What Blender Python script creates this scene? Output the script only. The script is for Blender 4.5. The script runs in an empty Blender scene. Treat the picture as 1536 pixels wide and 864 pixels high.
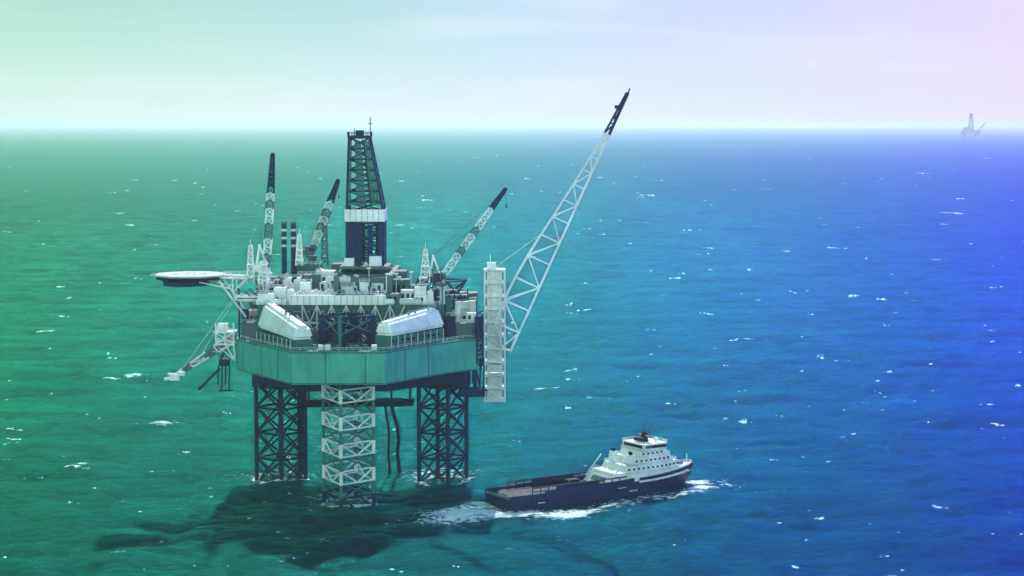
import bpy, bmesh, math, random
import numpy as np
from mathutils import Vector, Matrix
random.seed(7)
R = math.radians
scene = bpy.context.scene
COL = scene.collection

# ------------------------------------------------------------------ camera
CAM_H, F_PX, PITCH = 117.0, 2850.0, R(4.93)
cam_d = bpy.data.cameras.new('camera')
cam = bpy.data.objects.new('camera', cam_d); COL.objects.link(cam)
cam.location = (0, 0, CAM_H)
cam.rotation_euler = (math.pi/2 - PITCH, 0, 0)
cam_d.sensor_width = 36; cam_d.lens = 36*F_PX/1536
cam_d.clip_start = 1; cam_d.clip_end = 120000
scene.camera = cam

# ------------------------------------------------------------------ sky, sun, exposure
SUN_EL, SUN_AZ = R(42), R(3)          # the sun stands behind the rig, a little to the right
SUN_STRENGTH = 4.2
world = bpy.data.worlds.new('World'); scene.world = world; world.use_nodes = True
def nd(t, kind, **kw):
    n = t.nodes.new(kind)
    for k, v in kw.items(): setattr(n, k, v)
    return n
def ramp(t, stops):
    n = t.nodes.new('ShaderNodeValToRGB'); cr = n.color_ramp
    while len(cr.elements) < len(stops): cr.elements.new(0.5)
    for e, (p, c) in zip(cr.elements, stops): e.position = p; e.color = (*c, 1)
    return n
def s2l(*c):
    return tuple((v/255/12.92 if v/255 <= 0.04045 else ((v/255+0.055)/1.055)**2.4) for v in c)
def maprange(t, src, a, b, c, d, smooth=False):
    n = t.nodes.new('ShaderNodeMapRange'); n.clamp = True
    if smooth: n.interpolation_type = 'SMOOTHSTEP'
    for i, v in enumerate((a, b, c, d)): n.inputs[i+1].default_value = v
    t.links.new(src, n.inputs[0]); return n.outputs[0]
def mixc(t, fac, a, b, mode='MIX'):
    n = t.nodes.new('ShaderNodeMix'); n.data_type = 'RGBA'; n.blend_type = mode
    for sock, v in ((n.inputs[0], fac), (n.inputs[6], a), (n.inputs[7], b)):
        if hasattr(v, 'links'): t.links.new(v, sock)
        else: sock.default_value = v if not isinstance(v, tuple) else (*v, 1)[:4]
    return n.outputs[2]
def math_(t, op, a, b=None):
    n = t.nodes.new('ShaderNodeMath'); n.operation = op
    for i, v in enumerate((a, b)):
        if v is None: continue
        if hasattr(v, 'links'): t.links.new(v, n.inputs[i])
        else: n.inputs[i].default_value = v
    return n.outputs[0]
def build_sky():
    t = world.node_tree; t.nodes.clear()
    tc = nd(t, 'ShaderNodeTexCoord'); sp = nd(t, 'ShaderNodeSeparateXYZ')
    t.links.new(tc.outputs['Generated'], sp.inputs[0])
    bearing = maprange(t, sp.outputs[0], -0.275, 0.275, 0, 1)
    low = ramp(t, [(0, s2l(212,244,234)), (.25, s2l(216,244,240)), (.5, s2l(220,240,251)), (.78, s2l(226,230,253)), (1, s2l(232,222,252))])
    mid = ramp(t, [(0, s2l(150,214,193)), (.25, s2l(156,212,208)), (.5, s2l(166,208,240)), (.78, s2l(200,204,247)), (1, s2l(222,206,249))])
    high = ramp(t, [(0, s2l(0,156,96)), (.25, s2l(0,154,117)), (.42, s2l(0,150,157)), (.55, s2l(0,150,195)), (.75, s2l(0,112,245)), (.9, s2l(0,62,255)), (1, s2l(36,26,255))])
    for r in (low, mid, high): t.links.new(bearing, r.inputs[0])
    f1 = maprange(t, sp.outputs[2], 0.0, 0.075, 0, 1)
    f2 = maprange(t, sp.outputs[2], 0.085, 0.125, 0, 1, True)
    c = mixc(t, f1, low.outputs[0], mid.outputs[0])
    cm = nd(t, 'ShaderNodeMapping'); cm.inputs['Scale'].default_value = (5, 5, 42); t.links.new(tc.outputs['Generated'], cm.inputs[0])
    cn = nd(t, 'ShaderNodeTexNoise'); cn.inputs['Scale'].default_value = 1.3; cn.inputs['Detail'].default_value = 6; t.links.new(cm.outputs[0], cn.inputs['Vector'])
    c = mixc(t, maprange(t, cn.outputs[0], .45, .75, 0, .28, True), c, (.90, .95, .97))
    c = mixc(t, f2, c, mixc(t, 1.0, high.outputs[0], (1.42, 1.42, 1.42), 'MULTIPLY'))
    # sky made brighter behind the camera, added to light surfaces facing it
    f3 = maprange(t, sp.outputs[1], 0.0, -0.5, 0, 1, True)
    c = mixc(t, f3, c, (0.95, 1.4, 1.35))
    up = maprange(t, sp.outputs[2], 0.42, 0.85, 0, 1, True)
    c = mixc(t, math_(t, 'MULTIPLY', up, 0.92), c, (0.02, 0.20, 0.34))
    c = mixc(t, 1.0, c, (10.0, 10.0, 10.0), 'MULTIPLY')
    sky = nd(t, 'ShaderNodeTexSky', sky_type='NISHITA', sun_disc=False, sun_elevation=SUN_EL, sun_rotation=SUN_AZ, altitude=100, air_density=1.0, dust_density=2.0, ozone_density=2.0)
    c = mixc(t, 0.06, c, sky.outputs[0])
    bg = nd(t, 'ShaderNodeBackground'); bg.inputs[1].default_value = 0.1
    t.links.new(c, bg.inputs[0])
    out = nd(t, 'ShaderNodeOutputWorld'); t.links.new(bg.outputs[0], out.inputs[0])
build_sky()
sun_d = bpy.data.lights.new('sun', 'SUN'); sun_d.energy = SUN_STRENGTH; sun_d.angle = R(0.6); sun_d.color = (1.0, 0.97, 0.91)
sun = bpy.data.objects.new('sun', sun_d); COL.objects.link(sun)
sun_dir = Vector((math.sin(SUN_AZ)*math.cos(SUN_EL), math.cos(SUN_AZ)*math.cos(SUN_EL), math.sin(SUN_EL)))
sun.rotation_euler = sun_dir.to_track_quat('Z', 'Y').to_euler(); sun.location = (0, 300, 400)
vs = scene.view_settings
vs.view_transform = 'Standard'; vs.look = 'None'; vs.exposure = 0.1; vs.gamma = 1.0; vs.use_curve_mapping = False
scene.cycles.volume_bounces = 1; scene.cycles.max_bounces = 6

# ------------------------------------------------------------------ helpers
FWD = Vector((0, math.cos(PITCH), -math.sin(PITCH))); UP = Vector((0, math.sin(PITCH), math.cos(PITCH)))
def W(px, py, Y):
    """metres of the point seen at photo position px,py that stands Y metres out to sea"""
    d = FWD*F_PX + Vector((px-768, 0, 0)) + UP*(432-py)
    k = Y/d.y
    return Vector((d.x*k, Y, CAM_H + d.z*k))
class MB:
    def __init__(s): s.bm = bmesh.new()
    def box(s, c, size, rz=0.0, rx=0.0, ry=0.0):
        m = Matrix.Translation(Vector(c)) @ Matrix.Rotation(rz, 4, 'Z') @ Matrix.Rotation(ry, 4, 'Y') @ Matrix.Rotation(rx, 4, 'X') @ Matrix.Diagonal((*size, 1))
        bmesh.ops.create_cube(s.bm, size=1, matrix=m); return s
    def frame(s, p, q):
        p, q = Vector(p), Vector(q); d = q-p
        return Matrix.Translation((p+q)/2) @ d.to_track_quat('Z', 'Y').to_matrix().to_4x4(), d.length
    def tube(s, p, q, r, r2=None, n=6):
        m, L = s.frame(p, q)
        if L < 1e-5: return s
        bmesh.ops.create_cone(s.bm, cap_ends=True, segments=n, radius1=r, radius2=r if r2 is None else r2, depth=L, matrix=m); return s
    def ball(s, c, r, sc=(1,1,1)):
        bmesh.ops.create_uvsphere(s.bm, u_segments=10, v_segments=7, radius=r, matrix=Matrix.Translation(Vector(c)) @ Matrix.Diagonal((*sc, 1))); return s
    def prism(s, poly, z0, z1):
        lo = [s.bm.verts.new((x, y, z0)) for x, y in poly]; hi = [s.bm.verts.new((x, y, z1)) for x, y in poly]
        n = len(poly); s.bm.faces.new(lo[::-1]); s.bm.faces.new(hi)
        for i in range(n): s.bm.faces.new((lo[i], lo[(i+1) % n], hi[(i+1) % n], hi[i]))
        return s
    def hexa(s, lo, hi):
        a = [s.bm.verts.new(v) for v in lo]; b = [s.bm.verts.new(v) for v in hi]; n = len(a)
        s.bm.faces.new(a[::-1]); s.bm.faces.new(b)
        for i in range(n): s.bm.faces.new((a[i], a[(i+1) % n], b[(i+1) % n], b[i]))
        return s
    def rail(s, pts, h=1.1, r=.06, step=2.0, closed=False):
        pts = [Vector(p) for p in pts]
        if closed: pts.append(pts[0])
        for a, b in zip(pts, pts[1:]):
            n = max(1, int((b-a).length/step))
            for z in (h, h*.55): s.tube(a+Vector((0,0,z)), b+Vector((0,0,z)), r, n=4)
            for i in range(n+1):
                p = a.lerp(b, i/n); s.tube(p, p+Vector((0,0,h)), r, n=4)
        return s
    def each(s, name, m, parent):
        """every loose piece becomes a part of its own"""
        bm = s.bm; left = set(bm.verts); out = []
        bm.verts.ensure_lookup_table()
        for v0 in list(bm.verts):
            if v0 not in left: continue
            isl, st = [], [v0]; left.discard(v0)
            while st:
                v = st.pop(); isl.append(v)
                for e in v.link_edges:
                    w = e.other_vert(v)
                    if w in left: left.discard(w); st.append(w)
            nb = MB(); mp = {v: nb.bm.verts.new(v.co) for v in isl}
            for f in {f for v in isl for f in v.link_faces}: nb.bm.faces.new([mp[v] for v in f.verts])
            out.append(nb.build(name, m, parent))
        bm.free(); return out
    def build(s, name, m, parent=None, smooth=False, bevel=0):
        bm = s.bm
        if bevel: bmesh.ops.bevel(bm, geom=bm.edges[:], offset=bevel, segments=3 if bevel > .5 else 1, affect='EDGES', clamp_overlap=True)
        bmesh.ops.recalc_face_normals(bm, faces=bm.faces[:])
        root = parent
        while root is not None and root.parent is not None: root = root.parent
        if root is not None and root.get('world_built'): bmesh.ops.translate(bm, vec=-Vector(root.location), verts=bm.verts[:])
        me = bpy.data.meshes.new(name); bm.to_mesh(me); bm.free()
        if smooth: me.shade_smooth()
        o = bpy.data.objects.new(name, me); COL.objects.link(o); me.materials.append(m)
        o.parent = parent; return o
def tag(o, label=None, cat=None, group=None, kind=None):
    if label: o['label'] = label
    if cat: o['category'] = cat
    if group: o['group'] = group
    if kind: o['kind'] = kind
    return o
def empty(name, loc, rz=0, world_built=False):
    o = bpy.data.objects.new(name, None); COL.objects.link(o); o.location = loc; o.rotation_euler = (0,0,rz); o.empty_display_size = 1
    if world_built: o['world_built'] = True
    return o

# ------------------------------------------------------------------ materials
def paint(name, col, rough=.55, wear=.25, wear_col=None, scale=.5, streak=True, metal=0.0):
    m = bpy.data.materials.new(name); m.use_nodes = True; t = m.node_tree
    b = t.nodes['Principled BSDF']; b.inputs['Roughness'].default_value = rough; b.inputs['Specular IOR Level'].default_value = .3; b.inputs['Metallic'].default_value = metal
    tc = nd(t, 'ShaderNodeTexCoord'); mp = nd(t, 'ShaderNodeMapping')
    t.links.new(tc.outputs['Object'], mp.inputs[0]); mp.inputs['Scale'].default_value = (1, 1, .18 if streak else 1)
    n = nd(t, 'ShaderNodeTexNoise'); n.inputs['Scale'].default_value = scale; n.inputs['Detail'].default_value = 8; n.inputs['Roughness'].default_value = .65
    t.links.new(mp.outputs[0], n.inputs['Vector'])
    n2 = nd(t, 'ShaderNodeTexNoise'); n2.inputs['Scale'].default_value = scale*.3; n2.inputs['Detail'].default_value = 5
    t.links.new(tc.outputs['Object'], n2.inputs['Vector'])
    f = maprange(t, n.outputs[0], .48, .72, 0, wear, True)
    wc = wear_col or tuple(c*.45 for c in col)
    c = mixc(t, f, col, wc)
    v = maprange(t, n2.outputs[0], .3, .7, .82, 1.12)
    cc = nd(t, 'ShaderNodeCombineXYZ')
    for i in range(3): t.links.new(v, cc.inputs[i])
    c = mixc(t, 1.0, c, cc.outputs[0], 'MULTIPLY')
    t.links.new(c, b.inputs['Base Color'])
    rr = maprange(t, n.outputs[0], .3, .7, rough-.08, min(1, rough+.15)); t.links.new(rr, b.inputs['Roughness'])
    return m
M = dict(
    white=paint('white_paint', (.84,.86,.84), .5, .5, (.42,.48,.45)),
    cream=paint('pale_grey_paint', (.55,.60,.58), .55, .3),
    hull=paint('sea_green_hull_paint', (.055,.40,.32), .6, .6, (.035,.22,.18), .5),
    teal=paint('teal_deck_paint', (.03,.17,.15), .6, .4),
    dark=paint('navy_steel_and_shade', (.002,.027,.095), .7, .3),
    mid=paint('weathered_steel', (.09,.16,.17), .6, .4),
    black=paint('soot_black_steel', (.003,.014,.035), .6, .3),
    glass=paint('dark_window_glass', (.004,.012,.02), .12, .1, streak=False),
    shiphull=paint('navy_ship_hull_paint', (.002,.02,.08), .55, .3, (.006,.035,.09), .3),
    deck=paint('dark_deck_coating', (.004,.02,.045), .7, .4, scale=.8, streak=False),
    hose=paint('black_rubber_hose', (.006,.012,.02), .7, .2),
    far=paint('hazed_far_steel', (.38,.37,.56), .7, .2),  # paled towards violet-blue, haze put into the platform's colour
)

# ------------------------------------------------------------------ sea
WAVES = []
def init_waves():
    rg = np.random.RandomState(3)
    for i in range(84):
        lam = 4.5*(85/4.5)**rg.rand()
        ang = R(-74) + rg.randn()*R(42)
        amp = 0.019*lam**.58*(0.6+.8*rg.rand())*(.55 if lam > 45 else 1)
        WAVES.append((lam, ang, amp*.95, rg.rand()*6.283))
init_waves()
def sea_height(x, y, spacing):
    z = np.zeros_like(x)
    for lam, a, amp, ph in WAVES:
        k = 2*math.pi/lam
        fade = np.clip((lam/np.maximum(spacing, .01)-2.2)/2.0, 0, 1)
        s = .5+.5*np.sin(k*(x*math.cos(a)+y*math.sin(a))+ph)
        z += amp*fade*(2*s**1.35-.9)
    return z
# vessel frame (also used by the foam round it)
SHIP_A = R(33.0); SHIP_O = Vector((-4.2, 575.0, 0)); SHIP_L = 75.0
def ship_uv(x, y):
    dx, dy = x-SHIP_O.x, y-SHIP_O.y
    return dx*math.cos(SHIP_A)+dy*math.sin(SHIP_A), -dx*math.sin(SHIP_A)+dy*math.cos(SHIP_A)
LEG_FEET = [(-50.6, 581.5, 1.35), (-76.2, 620.0, 1), (-22.8, 620.0, 1)]
CAPS = [(975,293,34),(960,296,14),(1120,508,34),(1100,510,16),(1515,523,40),(1500,536,20),(1285,648,20),(1262,655,18),(600,338,30),(620,342,16),
        (30,643,44),(28,657,34),(1430,320,34),(1415,336,20),(1060,470,24),(1440,298,20),(1245,372,18),(1060,372,22),(1180,376,22),
        (70,497,30),(150,505,20),(875,466,30),(860,555,30),(820,585,40),(1195,852,34),(448,806,18),(200,270,16),(790,268,16),
        (850,455,18),(1330,560,24),(1120,630,24),(1190,440,14),(1380,260,18),(640,300,18),(90,430,16),(180,320,14),(120,700,20),(225,705,16),
        (1320,450,16),(905,352,16),(1030,345,20),(1010,420,22),(1480,610,26),(1400,760,40),(1230,770,26),(262,567,20),(240,566,60),(205,568,60),(165,571,50),(275,560,24),(760,715,40),(1005,600,22),(1090,560,26)]
def build_sea():
    ph = F_PX
    phi = np.concatenate([np.linspace(math.atan(CAM_H/250), math.atan(CAM_H/430), 50)[:-1],
                          np.linspace(math.atan(CAM_H/430), math.atan(CAM_H/5000), 760)[:-1],
                          np.linspace(math.atan(CAM_H/5000), math.atan(CAM_H/60000), 60)])
    Y = CAM_H/np.tan(phi)
    r = np.concatenate([np.linspace(-.95, -.295, 60)[:-1], np.linspace(-.295, .295, 1000)[:-1], np.linspace(.295, .95, 60)])
    YY, RR = np.meshgrid(Y, r, indexing='ij'); XX = YY*RR
    sp = np.abs(np.gradient(Y))[:, None]*np.ones_like(RR)
    sp = np.maximum(sp*.45, np.abs(np.gradient(r))[None, :]*YY)
    ZZ = sea_height(XX, YY, sp)
    # calmer under the vessel
    u, v = ship_uv(XX, YY)
    near = np.exp(-np.clip(np.maximum(np.abs(u-37)-37, np.abs(v)-8), 0, None)**2/80)
    ZZ *= 1-.6*near
    foam = np.zeros_like(ZZ)
    def blob(cu, cv, lu, lv, amt, uu=None, vv=None):
        d = ((uu-cu)/lu)**2+((vv-cv)/lv)**2
        np.maximum(foam, amt*np.exp(-d), out=foam)
    blob(-14, -3, 14, 12, .97, u, v); blob(-26, -8, 14, 10, .6, u, v); blob(-6, -10, 9, 6, .9, u, v); blob(-4, 4, 5, 7, .8, u, v); blob(-17, -6, 8, 8, .55, u, v)
    blob(13, -18, 15, 6, .95, u, v); blob(2, -12, 8, 4, .95, u, v); blob(34, -14, 20, 6, .56, u, v); blob(52, -13, 18, 5, .57, u, v)
    blob(76, -2, 5, 5, .98, u, v); blob(73, -9, 7, 4, .9, u, v); blob(64, -13, 12, 4.5, .62, u, v)
    blob(36, 12, 45, 4, .5, u, v); blob(84, -8, 6, 6, .5, u, v)
    for (cx, cy, dp) in LEG_FEET:
        dx, dy = XX-cx, YY-cy; blobd = ((dx+2)/15)**2+((dy-9)/15)**2
        np.maximum(foam, .53*np.exp(-blobd)*(dy > -8), out=foam); np.maximum(foam, .62*np.exp(-((np.hypot(dx, dy)-8.3)/1.8)**2), out=foam)
    rg = np.random.RandomState(11)
    # foam on the steep crests, in gusts
    gust = np.zeros_like(ZZ)
    for k in range(9):
        lam = 60+240*rg.rand(); a = rg.rand()*6.283; gust += np.sin(2*math.pi/lam*(XX*math.cos(a)+YY*1.6*math.sin(a))+rg.rand()*6.28)
    std = ZZ[YY < 1500].std()
    np.maximum(foam, np.clip((ZZ/std-2.25)*.55+gust*.05, 0, .8)*np.clip(gust*.35+.2, 0, 1)*(YY < 3500), out=foam)
    caps = [(c, True) for c in CAPS]
    for i in range(420):
        py = 232+620*rg.rand()**1.2; px = rg.rand()*1700-80
        caps.append(((px, py, (5+20*rg.rand()**3)*(.5+py/900)), False))
    for (px, py, ln), big in caps:
        p = W(px, py, 1000.0)
        k = CAM_H/(CAM_H-p.z); cx, cy = p.x*k, 1000.0*k
        L = ln*cy/F_PX*.5; a = rg.randn()*.15+.08; bend = rg.randn()*.06
        n = 1 if L < 1.2 else int(3+rg.rand()*4)
        for q in range(n):
            t = (rg.rand()*2-1)*L*.8 if n > 1 else 0
            sx0 = cx+t*math.cos(a); sy0 = cy+t*math.sin(a)*1.0+bend*t*t/max(L, 1)*3+rg.randn()*.5
            l = L*(.18+.4*rg.rand()**2) if n > 1 else L
            dp = max(.55, l*(.2+.25*rg.rand()), cy*cy/(F_PX*CAM_H)*.8); l = max(l, cy/F_PX*1.5)
            amp = (.95 if q < 2 else .5+.3*rg.rand()) if big else .42+.5*rg.rand()
            i0, i1 = np.searchsorted(Y, [sy0-4*dp, sy0+4*dp]); j0, j1 = np.searchsorted(r, [(sx0-4*l)/cy, (sx0+4*l)/cy])
            if i1 <= i0 or j1 <= j0: continue
            sx, sy = XX[i0:i1, j0:j1]-sx0, YY[i0:i1, j0:j1]-sy0
            val = np.exp(-(sx/l)**2-((sy-sx*math.tan(a))/dp)**2)*amp
            foam[i0:i1, j0:j1] = np.maximum(foam[i0:i1, j0:j1], val)
    nr, nc = XX.shape
    me = bpy.data.meshes.new('sea')
    co = np.stack([XX, YY, ZZ], -1).reshape(-1, 3).astype(np.float32)
    idx = (np.arange(nr-1)[:, None]*nc+np.arange(nc-1)[None, :]).ravel()
    q = np.stack([idx, idx+1, idx+nc+1, idx+nc], -1).astype(np.int32)
    me.vertices.add(len(co)); me.vertices.foreach_set('co', co.ravel())
    me.loops.add(q.size); me.loops.foreach_set('vertex_index', q.ravel())
    me.polygons.add(len(q)); me.polygons.foreach_set('loop_start', np.arange(0, q.size, 4, dtype=np.int32))
    me.update(calc_edges=True); me.validate(); me.shade_smooth()
    at = me.attributes.new('foam', 'FLOAT', 'POINT'); at.data.foreach_set('value', foam.ravel().astype(np.float32))
    o = bpy.data.objects.new('sea', me); COL.objects.link(o); o['kind'] = 'structure'
    m = bpy.data.materials.new('sea_water'); m.use_nodes = True; t = m.node_tree; t.nodes.clear()
    tc = nd(t, 'ShaderNodeTexCoord')
    n1 = nd(t, 'ShaderNodeTexNoise'); n1.inputs['Scale'].default_value = .02; n1.inputs['Detail'].default_value = 7; n1.inputs['Roughness'].default_value = .62
    wm = nd(t, 'ShaderNodeMapping'); wm.inputs['Scale'].default_value = (.6, 1.7, 1); wm.inputs['Rotation'].default_value = (0, 0, R(-10)); t.links.new(tc.outputs['Object'], wm.inputs[0]); t.links.new(wm.outputs[0], n1.inputs['Vector'])
    body = mixc(t, maprange(t, n1.outputs[0], .35, .65, 0, 1), (.45, .52, .66), (1.5, 1.4, 1.2))
    sx = nd(t, 'ShaderNodeSeparateXYZ'); t.links.new(tc.outputs['Object'], sx.inputs[0])
    # water colour runs from green on the left to blue on the right
    zone = ramp(t, [(0, (.0, .095, .046)), (.3, (.0, .080, .070)), (.5, (.0, .064, .100)), (.75, (.0, .045, .19)), (1, (.0, .018, .48))])
    # the colour zones fan out from a point behind the camera
    fan = maprange(t, math_(t, 'DIVIDE', sx.outputs[0], math_(t, 'ADD', sx.outputs[1], 250.0)), -.215, .265, 0, 1)
    t.links.new(fan, zone.inputs[0])
    body = mixc(t, 1.0, zone.outputs[0], body, 'MULTIPLY')
    # near water darkened in its colour, standing in for shade and weaker reflection
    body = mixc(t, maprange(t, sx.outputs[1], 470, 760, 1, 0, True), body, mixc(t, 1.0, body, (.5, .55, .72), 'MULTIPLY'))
    # ripples
    mp = nd(t, 'ShaderNodeMapping'); mp.inputs['Scale'].default_value = (.55, 1.0, 1); mp.inputs['Rotation'].default_value = (0, 0, R(-14))
    t.links.new(tc.outputs['Object'], mp.inputs[0])
    rp = nd(t, 'ShaderNodeTexNoise'); rp.inputs['Scale'].default_value = .7; rp.inputs['Detail'].default_value = 6; rp.inputs['Roughness'].default_value = .7
    t.links.new(mp.outputs[0], rp.inputs['Vector'])
    bp = nd(t, 'ShaderNodeBump'); bp.inputs['Strength'].default_value = 1.0; bp.inputs['Distance'].default_value = .75
    t.links.new(rp.outputs[0], bp.inputs['Height'])
    # foam
    fa = nd(t, 'ShaderNodeAttribute', attribute_name='foam')
    fn = nd(t, 'ShaderNodeTexNoise'); fn.inputs['Scale'].default_value = .8; fn.inputs['Detail'].default_value = 7; fn.inputs['Roughness'].default_value = .7
    t.links.new(mp.outputs[0], fn.inputs['Vector'])
    th = math_(t, 'SUBTRACT', fa.outputs['Fac'], maprange(t, fn.outputs[0], .3, .7, .95, .0))
    mask = maprange(t, th, -.06, .26, 0, 1, True)
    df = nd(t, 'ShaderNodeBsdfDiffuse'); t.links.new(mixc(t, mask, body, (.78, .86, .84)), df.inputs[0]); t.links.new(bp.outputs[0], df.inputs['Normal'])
    gl = nd(t, 'ShaderNodeBsdfGlossy'); gl.inputs['Roughness'].default_value = .09; t.links.new(bp.outputs[0], gl.inputs['Normal'])
    tint = ramp(t, [(0, (.05, .95, .60)), (.4, (.05, .88, .83)), (.66, (.05, .60, 1.0)), (1, (.08, .28, 1.0))])
    t.links.new(fan, tint.inputs[0]); t.links.new(tint.outputs[0], gl.inputs[0])
    fr = nd(t, 'ShaderNodeFresnel'); fr.inputs[0].default_value = 1.33; t.links.new(bp.outputs[0], fr.inputs['Normal'])
    fac = math_(t, 'MULTIPLY', math_(t, 'MULTIPLY', fr.outputs[0], .62), maprange(t, mask, 0, 1, 1, .05))
    mx = nd(t, 'ShaderNodeMixShader'); t.links.new(fac, mx.inputs[0]); t.links.new(df.outputs[0], mx.inputs[1]); t.links.new(gl.outputs[0], mx.inputs[2])
    out = nd(t, 'ShaderNodeOutputMaterial'); t.links.new(mx.outputs[0], out.inputs[0])
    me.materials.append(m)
build_sea()

# ------------------------------------------------------------------ haze over the water
def build_haze():
    mb = MB(); mb.box((0, 20000, 72), (90000, 90000, 160))
    m = bpy.data.materials.new('sea_haze'); m.use_nodes = True; t = m.node_tree; t.nodes.clear()
    v = nd(t, 'ShaderNodeVolumePrincipled'); v.inputs['Color'].default_value = (.88, .96, .98, 1); v.inputs['Density'].default_value = 4.3e-5; v.inputs['Anisotropy'].default_value = .5
    out = nd(t, 'ShaderNodeOutputMaterial'); t.links.new(v.outputs[0], out.inputs['Volume'])
    o = mb.build('haze', m); o['kind'] = 'stuff'
build_haze()

# ------------------------------------------------------------------ jack-up drilling rig
rig = empty('drilling_rig', (-50, 602, 0), world_built=True)
tag(rig, 'large green jack-up oil drilling rig standing on lattice legs with derrick and cranes', 'drilling rig')
V = Vector
ZB, ZT = 39.0, 49.0
LEGC = [(-50.6, 581.5, -10), (-76.2, 620.0, 8), (-22.8, 620.0, 14)]
HULL = [(-66.0,566),(-38.2,566),(-24.0,587),(-17.0,596),(-10.5,602),(-10.5,652),(-86.0,652),(-88.0,602),(-83,593)]
def build_hull():
    hull = MB().prism(HULL, ZB, ZT).build('hull', M['hull'], rig)
    # plate seams and rub rails stand proud of the plating
    mb = MB()
    n = len(HULL)
    for i in range(n):
        a, b = V((*HULL[i], 0)), V((*HULL[(i+1) % n], 0))
        d = (b-a).normalized(); out = V((d.y, -d.x, 0))*.06
        for z, w in ((ZT-.35, .35), (ZB+.3, .3)):
            mb.tube(a+out+V((0,0,z)), b+out+V((0,0,z)), w*.5, n=4)
        L = (b-a).length
        for k in range(1, int(L/12)+1):
            p = a+d*(k*12)-d*2; mb.tube(p+out+V((0,0,ZB+.4)), p+out+V((0,0,ZT-.6)), .12, n=4)
    mb.build('rub_rail', M['teal'], hull)
    inner = [(-50+(x+50)*.985, 605+(y-605)*.985) for x, y in HULL]
    MB().prism(inner, ZT+.01, ZT+.12).build('deck_plating', M['teal'], hull)
    mb = MB(); mb.rail([(x, y, ZT+.12) for x, y in inner], closed=True, r=.07, step=2.2); mb.build('railing', M['cream'], hull)
    keel = [(-50+(x+50)*.88, 622+(y-622)*.6) for x, y in HULL]
    mb = MB(); mb.prism(keel, 33.8, ZB-.05)
    for k in range(9):
        x = -80+k*7.5; mb.box((x, 621, 33.4), (.8, 44, .8))
    mb.build('keel_structure', M['dark'], rig)
    for c in LEGC[1:]:
        mb = MB()
        for k in range(4):
            a = R(c[2])+k*math.pi/2; p = (c[0]+9.3*math.sin(a+math.pi/4)*.74, c[1]-9.3*math.cos(a+math.pi/4)*.74)
            mb.box((*p, 35.0), (11.6, .7, 7.6), rz=a+math.pi/4)
        mb.build('leg_guide', M['dark'], rig)
build_hull()
BAY = 8.35
def leg_corners(c, z, Rr=8.0):
    dep = 1.35 if c[2] < 0 else 1.0
    return [V((c[0]+Rr*math.sin(R(c[2])+k*math.pi/2), c[1]-dep*Rr*math.cos(R(c[2])+k*math.pi/2), z)) for k in range(4)]
def lattice_bay(mb, c, z0, z1, r, horiz=True, xb=True):
    A, B = leg_corners(c, z0), leg_corners(c, z1)
    for k in range(4):
        j = (k+1) % 4
        if horiz:
            mb.tube(A[k], A[j], r); mb.tube(B[k], B[j], r)
        m0 = (A[k]+A[j])/2
        if xb:
            mb.tube(A[k], B[j], r); mb.tube(A[j], B[k], r)
        else:
            mb.tube(m0, B[k], r); mb.tube(m0, B[j], r)
def build_leg(c, front):
    top = 59.5 if front else 62
    chord_m = M['teal'] if front else M['dark']  # rear legs coloured darker, standing in for the hull's shade
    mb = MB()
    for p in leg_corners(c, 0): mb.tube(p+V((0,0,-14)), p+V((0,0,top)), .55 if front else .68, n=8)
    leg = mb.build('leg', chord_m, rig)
    mb = MB()
    for i in range(-2, 9):
        z = 7.6+(i-1)*BAY
        if z > top-3: break
        if front: lattice_bay(mb, c, z+3.9, z+BAY, .24, horiz=False)
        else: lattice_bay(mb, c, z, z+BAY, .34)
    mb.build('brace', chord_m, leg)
    if front:
        for i in range(0, 5):
            z = 7.6+(i-1)*BAY
            mb = MB(); lattice_bay(mb, c, z, z+3.9, .27, xb=False)
            for p in leg_corners(c, 0): mb.tube(p+V((0,0,z-.15)), p+V((0,0,z+4.05)), .58, n=8)
            mb.build('painted_band', M['white'] if i else M['dark'], leg)  # lowest band coloured dark in place of shade at the waterline
for i, c in enumerate(LEGC): build_leg(c, i == 0)

def jackhouse(c, z0, h, m, s=1.0):
    mb = MB(); Rr = 9.6*s
    pts = [V((c[0]+Rr*math.sin(R(c[2])+k*math.pi/2), c[1]-Rr*math.cos(R(c[2])+k*math.pi/2), 0)) for k in range(4)]
    for p in pts:
        mb.box((p.x, p.y, z0+h/2), (2.2, 2.2, h), rz=R(c[2]))
        for q in range(3): mb.box((p.x, p.y, z0+1.2+q*h/3), (2.9, 2.9, .9), rz=R(c[2]))
    for k in range(4):
        a, b = pts[k], pts[(k+1) % 4]
        for z in (z0+h-.3, z0+h*.5): mb.tube(a+V((0,0,z)), b+V((0,0,z)), .4)
        mb.tube(a+V((0,0,z0)), b+V((0,0,z0+h)), .25); mb.tube(b+V((0,0,z0)), a+V((0,0,z0+h)), .25)
    return mb.build('jacking_tower', m, rig)
jackhouse(LEGC[0], ZT+.12, 9.5, M['dark'], .8)
jackhouse(LEGC[1], ZT+.12, 12.5, M['mid'], .9)
jackhouse(LEGC[2], ZT+.12, 12.5, M['mid'], .9)

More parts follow.
